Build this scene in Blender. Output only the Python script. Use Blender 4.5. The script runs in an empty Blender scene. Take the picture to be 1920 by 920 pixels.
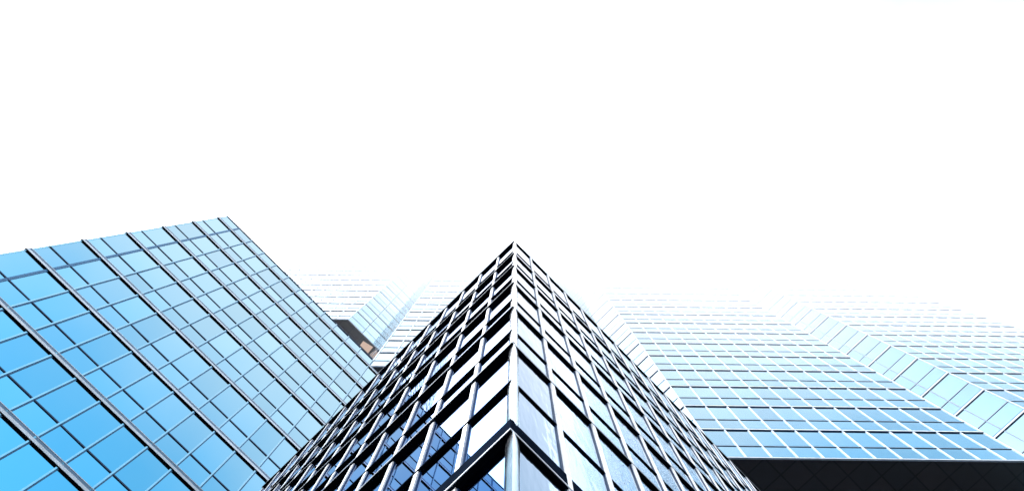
import bpy, math, random
from mathutils import Vector, Matrix
random.seed(7)
C = bpy.context.scene
Q = math.sqrt(.5)

# ------------------------------------------------------------------ camera
EYE = 1.6
cam_d = bpy.data.cameras.new('camera')
cam = bpy.data.objects.new('camera', cam_d)
C.collection.objects.link(cam)
cam_d.sensor_width = 36.0
cam_d.lens = 36.0 * 1500 / 1920
cam_d.clip_start = .05
cam_d.clip_end = 5000
# street grid axes seen from the camera (x right, y down, z forward): looking almost straight up
UPc = Vector((0.0042834, -0.09603648, 0.9953686))
YFc = Vector((-0.00981648, 0.99532573, 0.09607459))
XRc = Vector((0.99994264, 0.01018254, -0.00332064))
right = Vector((XRc[0], YFc[0], UPc[0]))
down = Vector((XRc[1], YFc[1], UPc[1]))
fwd = Vector((XRc[2], YFc[2], UPc[2]))
rot = Matrix((right, -down, -fwd)).transposed()
cam.matrix_world = Matrix.Translation((0, 0, EYE)) @ rot.to_4x4()
C.camera = cam

# ------------------------------------------------------------------ sky, sun, exposure
SUN_AZ, SUN_EL = -135.0, 38.0          # degrees from +Y (clockwise), above the horizon
SKY_STRENGTH = 0.15
EXPOSURE = 1.6
CLOUD_THIN, CLOUD_BRIGHT = 2.7, 11.5     # radiance of the cloud deck: thin round the clearing, bright elsewhere
W = bpy.data.worlds.new("World")
C.world = W
W.use_nodes = True
nt = W.node_tree
nt.nodes.clear()
out = nt.nodes.new('ShaderNodeOutputWorld')
bg = nt.nodes.new('ShaderNodeBackground')
bg.inputs['Strength'].default_value = SKY_STRENGTH
sky = nt.nodes.new('ShaderNodeTexSky')
sky.sky_type = 'NISHITA'
sky.sun_disc = False
sky.sun_elevation = math.radians(SUN_EL)
sky.sun_rotation = math.radians(SUN_AZ)
sky.altitude = 50
sky.air_density = 1.0
sky.dust_density = 0.0
sky.ozone_density = 4.0
tc = nt.nodes.new('ShaderNodeTexCoord')
# a clearing in the cloud behind the camera, to the right
gz, ga = math.radians(45), math.radians(143)
gap = Vector((math.sin(gz) * math.sin(ga), math.sin(gz) * math.cos(ga), math.cos(gz)))
dot = nt.nodes.new('ShaderNodeVectorMath'); dot.operation = 'DOT_PRODUCT'
dot.inputs[1].default_value = gap
nt.links.new(tc.outputs['Generated'], dot.inputs[0])
ac = nt.nodes.new('ShaderNodeMath'); ac.operation = 'ARCCOSINE'
nt.links.new(dot.outputs['Value'], ac.inputs[0])
nz = nt.nodes.new('ShaderNodeTexNoise')
nz.inputs['Scale'].default_value = 3.5
nz.inputs['Detail'].default_value = 5
nt.links.new(tc.outputs['Generated'], nz.inputs['Vector'])
jit = nt.nodes.new('ShaderNodeMath'); jit.operation = 'MULTIPLY_ADD'
jit.inputs[1].default_value = math.radians(16)
nt.links.new(nz.outputs['Fac'], jit.inputs[0])
nt.links.new(ac.outputs[0], jit.inputs[2])
mr = nt.nodes.new('ShaderNodeMapRange'); mr.interpolation_type = 'SMOOTHSTEP'
mr.inputs['From Min'].default_value = math.radians(8 + 9)
mr.inputs['From Max'].default_value = math.radians(8 + 29)
nt.links.new(jit.outputs[0], mr.inputs['Value'])
mix = nt.nodes.new('ShaderNodeMix'); mix.data_type = 'RGBA'
br = nt.nodes.new('ShaderNodeMapRange'); br.interpolation_type = 'SMOOTHSTEP'
br.inputs['From Min'].default_value = math.radians(35)
br.inputs['From Max'].default_value = math.radians(60)
br.inputs['To Min'].default_value = CLOUD_THIN
br.inputs['To Max'].default_value = CLOUD_BRIGHT
nt.links.new(ac.outputs[0], br.inputs['Value'])
cv = nt.nodes.new('ShaderNodeVectorMath'); cv.operation = 'SCALE'
cv.inputs[0].default_value = (1.0, .985, 1.03)
nt.links.new(br.outputs['Result'], cv.inputs['Scale'])
nt.links.new(cv.outputs[0], mix.inputs['B'])
nt.links.new(mr.outputs['Result'], mix.inputs['Factor'])
tint = nt.nodes.new('ShaderNodeVectorMath'); tint.operation = 'MULTIPLY'   # milky turquoise rather than violet blue
tint.inputs[1].default_value = (.75, 1.35, 1.02)
nt.links.new(sky.outputs['Color'], tint.inputs[0])
nt.links.new(tint.outputs[0], mix.inputs['A'])
nt.links.new(mix.outputs['Result'], bg.inputs['Color'])
nt.links.new(bg.outputs[0], out.inputs['Surface'])

sun_d = bpy.data.lights.new('sun', 'SUN')
sun_d.energy = 1.5
sun_d.angle = math.radians(14)
sun_d.color = (1.0, .96, .9)
sun = bpy.data.objects.new('sun', sun_d)
C.collection.objects.link(sun)
a, e = math.radians(SUN_AZ), math.radians(SUN_EL)
to_sun = Vector((math.cos(e) * math.sin(a), math.cos(e) * math.cos(a), math.sin(e)))
sun.rotation_euler = to_sun.to_track_quat('Z', 'Y').to_euler()
sun.location = to_sun * 300

vs = C.view_settings
vs.view_transform = 'Standard'
vs.look = 'None'
vs.exposure = EXPOSURE
vs.gamma = 1.0
vs.use_curve_mapping = False
C.cycles.use_denoising = True
C.cycles.max_bounces = 8
C.cycles.glossy_bounces = 5
C.cycles.volume_bounces = 2
C.cycles.caustics_reflective = False

# ------------------------------------------------------------------ materials
def new_mat(name):
    m = bpy.data.materials.new(name)
    m.use_nodes = True
    return m, m.node_tree, m.node_tree.nodes['Principled BSDF']

def ramp_noise(nt, scale, lo, hi, detail=4, vec=None):
    tcn = nt.nodes.new('ShaderNodeTexCoord')
    n = nt.nodes.new('ShaderNodeTexNoise')
    n.inputs['Scale'].default_value = scale
    n.inputs['Detail'].default_value = detail
    nt.links.new(vec or tcn.outputs['Object'], n.inputs['Vector'])
    r = nt.nodes.new('ShaderNodeMapRange')
    r.inputs['From Min'].default_value = .3
    r.inputs['From Max'].default_value = .7
    r.inputs['To Min'].default_value = lo
    r.inputs['To Max'].default_value = hi
    nt.links.new(n.outputs['Fac'], r.inputs['Value'])
    return r.outputs['Result']

def paint(name, col, rough=.4, metallic=0.0, var=.12, scale=1.5, spec=.5):
    """painted or anodised metal with faint weathering"""
    m, nt, b = new_mat(name)
    b.inputs['Metallic'].default_value = metallic
    b.inputs['Specular IOR Level'].default_value = spec
    f = ramp_noise(nt, scale, 1 - var, 1 + var)
    v = nt.nodes.new('ShaderNodeVectorMath'); v.operation = 'SCALE'
    v.inputs[0].default_value = col
    nt.links.new(f, v.inputs['Scale'])
    nt.links.new(v.outputs[0], b.inputs['Base Color'])
    nt.links.new(ramp_noise(nt, scale * 3, rough * .8, rough * 1.2), b.inputs['Roughness'])
    return m

def glass(name, col, wave=0.0, wave_scale=(1, 1, 1), rough=.012, var=.10, edge=None):
    """solar-control glass: a tinted mirror coating, each pane a little different, faintly bowed"""
    m, nt, b = new_mat(name)
    b.inputs['Metallic'].default_value = 1.0
    b.inputs['Roughness'].default_value = rough
    if edge: b.inputs['Specular Tint'].default_value = (*edge, 1)     # the coating keeps some tint at grazing angles
    at = nt.nodes.new('ShaderNodeAttribute'); at.attribute_name = 'rnd'
    mr = nt.nodes.new('ShaderNodeMapRange')
    mr.inputs['To Min'].default_value = 1 - var
    mr.inputs['To Max'].default_value = 1 + var
    nt.links.new(at.outputs['Fac'], mr.inputs['Value'])
    v = nt.nodes.new('ShaderNodeVectorMath'); v.operation = 'SCALE'
    v.inputs[0].default_value = col
    nt.links.new(mr.outputs['Result'], v.inputs['Scale'])
    nt.links.new(v.outputs[0], b.inputs['Base Color'])
    if wave:
        tcn = nt.nodes.new('ShaderNodeTexCoord')
        mp = nt.nodes.new('ShaderNodeMapping')
        mp.inputs['Scale'].default_value = wave_scale
        nt.links.new(tcn.outputs['Object'], mp.inputs['Vector'])
        n = nt.nodes.new('ShaderNodeTexNoise')
        n.inputs['Scale'].default_value = 1.0
        n.inputs['Detail'].default_value = 1.5
        nt.links.new(mp.outputs[0], n.inputs['Vector'])
        bp = nt.nodes.new('ShaderNodeBump')
        bp.inputs['Strength'].default_value = 1.0
        bp.inputs['Distance'].default_value = wave
        nt.links.new(n.outputs['Fac'], bp.inputs['Height'])
        nt.links.new(bp.outputs[0], b.inputs['Normal'])
    return m

M_alu = paint('pale_aluminium', (.84, .90, .94), .3)
M_white = paint('white_aluminium', (.48, .56, .64), .4)
M_bluealu = paint('blue_aluminium', (.48, .70, .80), .3, metallic=1.0, var=.05)
M_slate = paint('slate_blue_metal', (.04, .13, .26), .4, spec=.2)
M_steel = paint('grey_blue_metal', (.09, .15, .24), .35)
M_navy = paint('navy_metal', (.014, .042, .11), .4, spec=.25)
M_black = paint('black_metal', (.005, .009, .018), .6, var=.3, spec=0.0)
M_core = paint('dark_core', (.02, .03, .05), .5)
M_post = paint('polished_post', (.78, .85, .93), .16, metallic=1.0, var=.05)
G_left = glass('grey_blue_glass', (.045, .245, .62), wave=.0007, wave_scale=(1.2, 1.2, .6), var=.05, edge=(.80, .88, 1.0))
G_right = glass('rippled_glass', (.16, .35, .56), wave=.0042, wave_scale=(7, 7, 1.8), var=.05)
G_blue = glass('azure_glass', (.36, .63, .77), wave=.0012, wave_scale=(.6, .6, .4), var=.10)
G_far = glass('pale_glass', (.34, .59, .74), wave=.0010, wave_scale=(.5, .5, .3), var=.11)

def soffit_mat():
    m, nt, b = new_mat('dark_soffit_panels')
    b.inputs['Roughness'].default_value = .55
    tcn = nt.nodes.new('ShaderNodeTexCoord')
    mp = nt.nodes.new('ShaderNodeMapping')
    mp.inputs['Rotation'].default_value = (0, 0, math.radians(45))
    nt.links.new(tcn.outputs['Object'], mp.inputs['Vector'])
    br = nt.nodes.new('ShaderNodeTexBrick')
    br.offset = 0
    br.inputs['Scale'].default_value = 1.0
    br.inputs['Brick Width'].default_value = .083 * BY
    br.inputs['Row Height'].default_value = .083 * BY
    br.inputs['Mortar Size'].default_value = .06
    br.inputs['Color1'].default_value = (.026, .022, .024, 1)
    br.inputs['Color2'].default_value = (.018, .018, .021, 1)
    br.inputs['Mortar'].default_value = (.004, .004, .005, 1)
    nt.links.new(mp.outputs[0], br.inputs['Vector'])
    nt.links.new(br.outputs['Color'], b.inputs['Base Color'])
    return m

def ground_mat():
    m, nt, b = new_mat('asphalt')
    b.inputs['Roughness'].default_value = .85
    f = ramp_noise(nt, 6, .035, .07, 8)
    cb = nt.nodes.new('ShaderNodeCombineColor')
    for i in range(3): nt.links.new(f, cb.inputs[i])
    nt.links.new(cb.outputs[0], b.inputs['Base Color'])
    return m

# ------------------------------------------------------------------ mesh helpers
class MB:
    """collects faces, then links them as ONE mesh object"""
    def __init__(s): s.v, s.f, s.r = [], [], []
    def face(s, pts, r=.5):
        i = len(s.v); s.v += [tuple(p) for p in pts]
        s.f.append(tuple(range(i, i + len(pts)))); s.r.append(r)
    def hexa(s, b, t):
        """b, t: four bottom and four top corners, counter-clockwise seen from above"""
        s.face(b[::-1]); s.face(t)
        for i in range(4):
            j = (i + 1) % 4
            s.face([b[i], b[j], t[j], t[i]])
    def prism(s, poly, z0, z1):
        s.face([(x, y, z0) for x, y in poly][::-1]); s.face([(x, y, z1) for x, y in poly])
        n = len(poly)
        for i in range(n):
            (x, y), (p, q) = poly[i], poly[(i + 1) % n]
            s.face([(x, y, z0), (p, q, z0), (p, q, z1), (x, y, z1)])
    def build(s, name, mat, parent=None, smooth=False, mark=False):
        me = bpy.data.meshes.new(name)
        me.from_pydata(s.v, [], s.f); me.update()
        if mark:
            at = me.attributes.new('rnd', 'FLOAT', 'FACE')
            at.data.foreach_set('value', s.r)
        if smooth: me.shade_smooth()
        me.materials.append(mat)
        o = bpy.data.objects.new(name, me)
        C.collection.objects.link(o)
        if parent: o.parent = parent
        return o

def thing(name, label, cat, group=None):
    o = bpy.data.objects.new(name, None)
    C.collection.objects.link(o)
    o['label'] = label; o['category'] = cat
    if group: o['group'] = group
    return o

def outward(p, q):
    d = (Vector(q) - Vector(p)).normalized()
    return Vector((d.y, -d.x))

def offset(poly, ks):
    """open polyline moved outwards (its right-hand side), by one distance or one per segment, mitred"""
    n = len(poly)
    if not isinstance(ks, (list, tuple)): ks = [ks] * (n - 1)
    ns = [outward(poly[i], poly[i + 1]) for i in range(n - 1)]
    res = []
    for i, p in enumerate(poly):
        if i == 0: m = ns[0] * ks[0]
        elif i == n - 1: m = ns[-1] * ks[-1]
        else:
            a, b, ka, kb = ns[i - 1], ns[i], ks[i - 1], ks[i]
            det = a.x * b.y - a.y * b.x
            m = Vector(((ka * b.y - kb * a.y) / det, (a.x * kb - b.x * ka) / det))
        res.append((p[0] + m.x, p[1] + m.y))
    return res

def band(mb, poly, k0, k1, z0, z1):
    """solid strip following a polyline between outward offsets k0 < k1"""
    a, b = offset(poly, k0), offset(poly, k1)
    for i in range(len(poly) - 1):
        mb.hexa([(*b[i], z0), (*b[i + 1], z0), (*a[i + 1], z0), (*a[i], z0)],
                [(*b[i], z1), (*b[i + 1], z1), (*a[i + 1], z1), (*a[i], z1)])

def fin(mb, p, n, w, k0, k1, z0, z1):
    """upright rectangular fin at plan point p standing out along n"""
    d = Vector((-n.y, n.x))
    p = Vector(p)
    c = [p - d * w / 2 + n * k1, p + d * w / 2 + n * k1, p + d * w / 2 + n * k0, p - d * w / 2 + n * k0]
    mb.hexa([(x.x, x.y, z0) for x in c], [(x.x, x.y, z1) for x in c])

def px(p):
    r = Vector(p) - Vector((0, 0, EYE))
    z = r.dot(fwd)
    if z <= 0.01: return None
    return 960 + 1500 * r.dot(right) / z, 460 + 1500 * r.dot(down) / z

def seen_area(q):
    """area of a pane in the picture, 0 when outside the frame"""
    P = [px(p) for p in q]
    if any(p is None for p in P): return 0
    P = [(min(max(x, 0), 1920), min(max(y, 0), 920)) for x, y in P]
    return abs(sum(P[i][0] * P[(i + 1) % 4][1] - P[(i + 1) % 4][0] * P[i][1] for i in range(4))) / 2

def add_windows(panes, mat, parent, own=100):
    """the panes that show largest are parts of their own, the rest one part"""
    panes.sort(key=lambda q: -seen_area(q))
    rest = MB()
    for i, q in enumerate(panes):
        r = random.random()
        if i < own:
            m = MB(); m.face(q, r); m.build('window', mat, parent, mark=True)
        else:
            rest.face(q, r)
    if rest.f:
        o = rest.build('windows', mat, parent, mark=True); o['kind'] = 'stuff'

def pane_row(panes, a, b, cuts, z0, z1, tilt=.0015):
    """panes between the plan cuts of a straight wall a-b, each set a hair out of true"""
    a, b = Vector(a), Vector(b)
    n = outward(a, b)
    for i in range(len(cuts) - 1):
        p, q = a.lerp(b, cuts[i]), a.lerp(b, cuts[i + 1])
        w, h = (q - p).length, z1 - z0
        t1, t2 = random.gauss(0, tilt), random.gauss(0, tilt)
        def at(pt, sx, z, sz):
            k = t1 * sx * w / 2 + t2 * sz * h / 2
            return (pt.x + n.x * k, pt.y + n.y * k, z)
        panes.append([at(p, -1, z0, -1), at(q, 1, z0, -1), at(q, 1, z1, 1), at(p, -1, z1, 1)])

def uv(u, v):
    return ((u - v) * Q, (u + v) * Q)

# ------------------------------------------------------------------ ground
BY = 20.0          # distance of the big tower's front plane
m = MB()
m.face([(-420, -420, 0), (420, -420, 0), (420, 420, 0), (-420, 420, 0)])
g = m.build('ground', ground_mat()); g['kind'] = 'structure'

# ------------------------------------------------------------------ the dark corner building
U = 2.2
def zc(z): return EYE + z * U
ctr = thing('office_building', 'dark framed office building with pale fins, its sharp corner pointing at the viewer', 'building')
GL = 1.032 * U                                        # glass line
vend, uend = (.99 + .48 * 15) * U, (.99 + .48 * 16) * U
front = [uv(GL, vend), uv(GL, GL), uv(uend, GL)]
floors = [4.47, 6.457, 8.185, 9.95, 11.71, 13.44]
lower = [-.45, 1.95]                                 # lobby storeys below the band
roof_z = 15.72
body = MB()
bo = offset(front, -.06)
body.prism([bo[0], bo[1], bo[2], uv(uend, vend)], 0.004, zc(roof_z) - .25)
body.build('wall', M_core, ctr)
rf = MB()
rf.prism([uv(GL + .1, vend), uv(GL + .1, GL + .1), uv(uend, GL + .1), uv(uend, vend)], zc(roof_z) - .24, zc(roof_z) - .1)
rf.build('roof', M_steel, ctr)
# glass
panes, panes_r = [], []
lv = [(vend - (.99 + .48 * k) * U) / (vend - GL) for k in range(15, 0, -1)] + [1.0]
ru = [0.0] + [((.99 + .48 * k) * U - GL) / (uend - GL) for k in range(1, 17)]
storeys = []
allf = lower + floors + [roof_z]
for i in range(len(allf) - 1):
    f0, f1 = allf[i], allf[i + 1]
    storeys.append((f0, f0 + .62, f1) if i != 2 else (f0, 5.35, f1))
for f0, t, f1 in storeys:
    for z0, z1 in ((f0, t), (t, f1)):
        pane_row(panes, front[0], front[1], lv, zc(z0), zc(z1), .0012)
        pane_row(panes_r, front[1], front[2], ru, zc(z0), zc(z1), .0012)
add_windows(panes, G_left, ctr, 50)
add_windows(panes_r, G_right, ctr, 50)
# floor ledges, their pale drip edge and the black transoms
pl = [.040 * U, .021 * U]
def more(k): return [x + k for x in pl]
for k, f in enumerate(lower + floors + [roof_z]):
    l = MB()
    if abs(f - 4.47) < .01:                          # the deep band over the lobby
        band(l, front, -.02, pl, zc(4.235), zc(4.44)); drip = 4.235
    else:
        band(l, front, -.02, pl, zc(f) - .075, zc(f) + .055); drip = f - .034
    lo = l.build('floor_ledge', M_black, ctr)
    d = MB()
    band(d, front, more(.003), more(.014), zc(drip) - .004, zc(drip) + .034)
    d.build('drip_edge', M_white, lo)
par = MB()
band(par, front, -.02, more(-.02), zc(roof_z) + .058, zc(roof_z) + .20)
par.build('parapet', M_navy, ctr)
for f0, t, f1 in storeys:
    tr = MB()
    band(tr, front, -.015, [.027 * U, .012 * U], zc(t) - .03, zc(t) + .03)
    tr.build('transom', M_black, ctr)
# fins
fw, fk = .041 * U, .022 * U
for k in range(1, 16):
    for side in (0, 1):
        if side == 0:
            p, n = uv(GL, (.99 + .48 * k) * U), Vector((-Q, -Q))
        else:
            p, n = uv((.99 + .48 * k) * U, GL), Vector((Q, -Q))
        mb = MB(); fin(mb, p, n, fw, .012, fk, .006, zc(roof_z) - .08)
        mo = mb.build('mullion', M_alu, ctr)
        gk = MB(); fin(gk, p, n, fw + .036, -.01, .02, .006, zc(roof_z) - .08)
        gk.build('gasket_and_shade', M_navy, mo)
# pointed lens-shaped corner blade
post = MB()
ax = Vector(uv(1, 1)).normalized()
sd = Vector((ax.y, -ax.x))
tip = Vector(uv(1.0 * U, 1.0 * U)) + ax * .006
L_, Wd = .085 * U * 1.414, .082 * U
prof = []
N = 14
for i in range(N + 1):
    t = i / N
    prof.append((t * L_, Wd / 2 * math.sin(math.pi * min(t * .62, .5) ) if t * .62 < .5 else Wd / 2))
ring = [tip + ax * x + sd * y for x, y in prof] + [tip + ax * x - sd * y for x, y in prof[::-1][:-1]]
ring = [(p.x, p.y) for p in ring][::-1]
area = sum(ring[i][0] * ring[(i + 1) % len(ring)][1] - ring[(i + 1) % len(ring)][0] * ring[i][1] for i in range(len(ring)))
if area < 0: ring = ring[::-1]
edges = [-1.6 / U * 0 + .006] + [zc(4.235)]
zz = [.006] + [zc(f) for f in (4.235,)] 
levels = [(.006, zc(4.235) - .002)] + [(zc(f) + .06, zc(g) - .078) for f, g in zip([4.39] + floors[1:], floors[1:] + [roof_z])]
for z0, z1 in levels:
    mb = MB(); mb.prism(ring, z0, z1)
    mb.build('corner_post', M_post, ctr)

# ------------------------------------------------------------------ the azure tower on the left
D = 18.5
def zl(z): return EYE + z * D
lt = thing('glass_tower', 'azure mirror glass tower with a fine square grid of lines at the left', 'building')
SP = .0711
s0 = -.7003
s1, s2 = s0 + 12 * SP, s0 + 15 * SP                  # the top storey is shorter than the floors below
wall_l = [uv(s0 * D, D + 16), uv(s0 * D, D), uv(s2 * D, D), uv(s2 * D, D + 12)]
wall_t = [uv(s0 * D, D + 16), uv(s0 * D, D), uv(s1 * D, D), uv(s1 * D, D + 12)]
roof_l = 3.338
mb = MB()
w2 = offset(wall_l, -.05)
mb.prism(w2, .004, zl(3.231) - .2)
mb.prism(offset(wall_t, -.05), zl(3.231) - .19, zl(roof_l) - .3)
mb.build('wall', M_core, lt)
mb = MB(); mb.prism(offset(wall_t, -.08), zl(roof_l) - .29, zl(roof_l) - .12); mb.build('roof', M_steel, lt)
lf = [1.9585 + .2545 * k for k in range(5, -8, -1)]          # ledge levels, top to bottom
scuts = [i / 12 for i in range(13)]
panes = []
lev = [roof_l] + [f for f in lf if f > 0]
lev.append(-.08)
midl = []
for i in range(len(lev) - 1):
    z1, z0 = lev[i], lev[i + 1]
    t = z0 + .094
    if i == 0:
        rng = ((z0, z1),)
    else:
        midl.append(t); rng = ((z0, t), (t, z1))
    wl, nm = (wall_t, 12) if i == 0 else (wall_l, 15)
    cuts = [j / nm for j in range(nm + 1)]
    for a_, b_ in rng:
        pane_row(panes, wl[1], wl[2], cuts, zl(a_), zl(b_), .003)
        pane_row(panes, wl[0], wl[1], scuts, zl(a_), zl(b_), .003)
        pane_row(panes, wl[2], wl[3], scuts, zl(a_), zl(b_), .003)
add_windows(panes, G_blue, lt)
for f in lev[1:-1]:
    z = zl(f)
    l = MB(); band(l, wall_l, -.02, .075, z - .10, z + .08); lo = l.build('floor_ledge', M_white, lt)
    u_ = MB(); band(u_, wall_l, -.02, .071, z - .13, z - .103); u_.build('ledge_shade_strip', M_black, lo)  # black plate added so the ledge underside reads as shade
    h = MB(); band(h, wall_l, -.02, .045, z + .084, z + .28); h.build('louvre_strip', M_steel, lo)
    t_ = MB(); band(t_, wall_l, -.02, .055, z + .284, z + .32); t_.build('trim', M_white, lo)
for t in midl:
    l = MB(); band(l, wall_l, -.02, .032, zl(t) - .038, zl(t) + .034); l.build('transom', M_navy, lt)
l = MB(); band(l, wall_t, -.02, .05, zl(roof_l) - .08, zl(roof_l)); l.build('parapet', M_navy, lt)
for i in range(16):
    s = s0 + SP * i
    zt = zl(roof_l) - .1 if i <= 12 else zl(3.231) + .28
    mb = MB()
    if i == 1: fin(mb, uv(s * D, D), Vector((Q, -Q)), .13, -.01, .03, .006, zt)
    elif i == 0: fin(mb, uv(s * D + .03, D), Vector((Q, -Q)), .06, -.01, .04, .006, zt)
    else: fin(mb, uv(s * D, D), Vector((Q, -Q)), .066, -.01, .045, .006, zt)
    mo = mb.build('mullion', M_slate if i == 1 else M_bluealu, lt)
    if i > 1:
        gk = MB(); fin(gk, uv(s * D + .066, D), Vector((Q, -Q)), .05, -.01, .02, .006, zt - .02); gk.build('gasket_and_shade', M_slate, mo)  # slate strip stands in for the shaded side of the mullion

# ------------------------------------------------------------------ the huge tower behind, four bays with notches between
def zb(z): return EYE + z * BY
bt = thing('notched_skyscraper', 'huge pale glass skyscraper with notched bays and stepped dark underside fading into white haze', 'building')
FH = .3085
M_soffit = soffit_mat()
PW, NW = 1.092, .182
CLOUD_DENS = .017
WARM = [(-1.012, 1.1695), (-.9908, 1.1408), (-.926, 1.1805), (-.9599, 1.2224)]
TOPN = 23
starts = [(-2.182, 8), (-.728, 4), (.728, 0), (2.184, -4)]
def kk(k): return [k * (.3 if -1 < x0 < 0 else 1), k, k * (.6 if x0 < -1 else 1)]      # shallower trim inside the left notch
panes = []
for x0, st in starts:
    x1 = x0 + PW
    bay = [((x0 - NW) * BY, (1 + NW) * BY), (x0 * BY, BY), (x1 * BY, BY), ((x1 + NW) * BY, (1 + NW) * BY)]
    if x0 > 2: bay = bay[:3] + [(x1 * BY, 2.2 * BY)]
    zs = 2.7132 + FH * st
    ztop = 2.7132 + FH * TOPN
    mb = MB()
    ins = offset(bay, -.06)
    mb.prism(ins + [(ins[-1][0], 2.4 * BY), (ins[0][0], 2.4 * BY)], zb(zs) + .3, zb(ztop) - .2)
    mb.build('wall', M_core, bt)
    sf = MB()
    ins = offset(bay, -.02)
    sf.prism(ins + [(ins[-1][0], 2.4 * BY), (ins[0][0], 2.4 * BY)], zb(zs) - .02, zb(zs) + .28)
    so = sf.build('soffit', M_soffit, bt)
    fl = MB(); band(fl, bay, -.01, kk(.12), zb(zs) - .10, zb(zs) + .02); fl.build('trim', M_white, so)
    up = MB(); band(up, bay, -.01, kk(.08), zb(zs) + .024, zb(zs) + .16); up.build('trim', M_navy, so)
    for k in range(st, TOPN):
        z0 = 2.7132 + FH * k
        z1 = z0 + FH
        t = z0 + .126
        for a_, b_ in ((z0, t), (t, z1)):
            for i in range(len(bay) - 1):
                nn = 12 if i == 1 else (2 if not (i == 2 and x0 > 2) else 12)
                pane_row(panes, bay[i], bay[i + 1], [j / nn for j in range(nn + 1)], zb(a_), zb(b_), .0012)
        l = MB(); band(l, bay, -.02, kk(.045), zb(t) - .05, zb(t) + .05); l.build('transom', M_steel, bt)
        z = zb(z1)
        if k < TOPN - 1:
            l = MB(); band(l, bay, -.02, kk(.09), z - .09, z + .09); lo = l.build('floor_ledge', M_white, bt)
            u_ = MB(); band(u_, bay, -.02, kk(.086), z - .13, z - .093); u_.build('ledge_shade_strip', M_navy, lo)  # underside shade of the ledge, put in as a navy plate
            h = MB(); band(h, bay, -.02, kk(.06), z + .094, z + .28); h.build('louvre_strip', M_slate, lo)
        else:
            l = MB(); band(l, bay, -.02, kk(.15), z - .1, z + .1); l.build('parapet', M_white, bt)
    for i in range(len(bay) - 1):
        nn = 12 if i == 1 else (2 if not (i == 2 and x0 > 2) else 12)
        n = outward(bay[i], bay[i + 1])
        for j in range(nn + 1):
            if i != 1 and j in (0, nn): continue
            p = Vector(bay[i]).lerp(Vector(bay[i + 1]), j / nn)
            mb = MB(); fin(mb, p, n, .11, -.01, .065 if i == 1 else (.014 if x0 < 0 else .03), zb(zs) + .165, zb(ztop) - .12)
            mb.build('mullion', M_white if i == 1 else M_steel, bt)
add_windows(panes, G_far, bt)
mb = MB()
mb.prism([(-2.3 * BY, 2.42 * BY), (3.2 * BY, 2.42 * BY), (3.2 * BY, 3.4 * BY), (-2.3 * BY, 3.4 * BY)], .004, zb(2.7132 + FH * TOPN) + .6)
mb.build('core_wall', M_steel, bt)
# warm lit panel in the underside of the left bay
lm, lnt, lb = new_mat('warm_lit_panel')
lb.inputs['Base Color'].default_value = (.5, .4, .33, 1)
lb.inputs['Emission Color'].default_value = (1.0, .66, .46, 1)
lb.inputs['Emission Strength'].default_value = .15
zs = zb(2.7132 + FH * 8)
mb = MB()
mb.prism([(x * BY, y * BY) for x, y in WARM], zs - .035, zs - .024)
sl = mb.build('soffit_light', lm, bt); sl['label'] = 'warm lit panel in the dark underside'

# ------------------------------------------------------------------ low cloud round the upper storeys
CZ0, CZ1 = 56.0, 215.0
cl = MB()
cl.prism([(-150, 13.5), (150, 13.5), (150, 110), (-150, 110)], CZ0, CZ1)
hm = bpy.data.materials.new('cloud_vapour'); hm.use_nodes = True
hn = hm.node_tree
for n in list(hn.nodes):
    if n.type != 'OUTPUT_MATERIAL': hn.nodes.remove(n)
ho_ = [n for n in hn.nodes if n.type == 'OUTPUT_MATERIAL'][0]
pv = hn.nodes.new('ShaderNodeVolumePrincipled')
pv.inputs['Color'].default_value = (.985, .99, 1.0, 1)
tcn = hn.nodes.new('ShaderNodeTexCoord')
sp = hn.nodes.new('ShaderNodeSeparateXYZ')
hn.links.new(tcn.outputs['Object'], sp.inputs[0])
zr = hn.nodes.new('ShaderNodeMapRange')
zr.inputs['From Min'].default_value = CZ0
zr.inputs['From Max'].default_value = 140
zr.inputs['To Max'].default_value = CLOUD_DENS
# the cloud base hangs higher towards the left
lx = hn.nodes.new('ShaderNodeMath'); lx.operation = 'MULTIPLY_ADD'
lx.inputs[1].default_value = 1.7
lx.inputs[2].default_value = 0
hn.links.new(sp.outputs['X'], lx.inputs[0])
mn = hn.nodes.new('ShaderNodeMath'); mn.operation = 'MINIMUM'; mn.inputs[1].default_value = 0
hn.links.new(lx.outputs[0], mn.inputs[0])
ad = hn.nodes.new('ShaderNodeMath'); ad.operation = 'ADD'
hn.links.new(sp.outputs['Z'], ad.inputs[0]); hn.links.new(mn.outputs[0], ad.inputs[1])
hn.links.new(ad.outputs[0], zr.inputs['Value'])
cn = hn.nodes.new('ShaderNodeTexNoise')
cn.inputs['Scale'].default_value = .03
cn.inputs['Detail'].default_value = 2
hn.links.new(tcn.outputs['Object'], cn.inputs['Vector'])
cm = hn.nodes.new('ShaderNodeMapRange')
cm.inputs['From Min'].default_value = .3
cm.inputs['From Max'].default_value = .7
cm.inputs['To Min'].default_value = .8
cm.inputs['To Max'].default_value = 1.2
hn.links.new(cn.outputs['Fac'], cm.inputs['Value'])
mu = hn.nodes.new('ShaderNodeMath'); mu.operation = 'MULTIPLY'
hn.links.new(zr.outputs['Result'], mu.inputs[0]); hn.links.new(cm.outputs['Result'], mu.inputs[1])
hn.links.new(mu.outputs[0], pv.inputs['Density'])
hn.links.new(pv.outputs[0], ho_.inputs['Volume'])
co = cl.build('low_cloud', hm); co['kind'] = 'stuff'
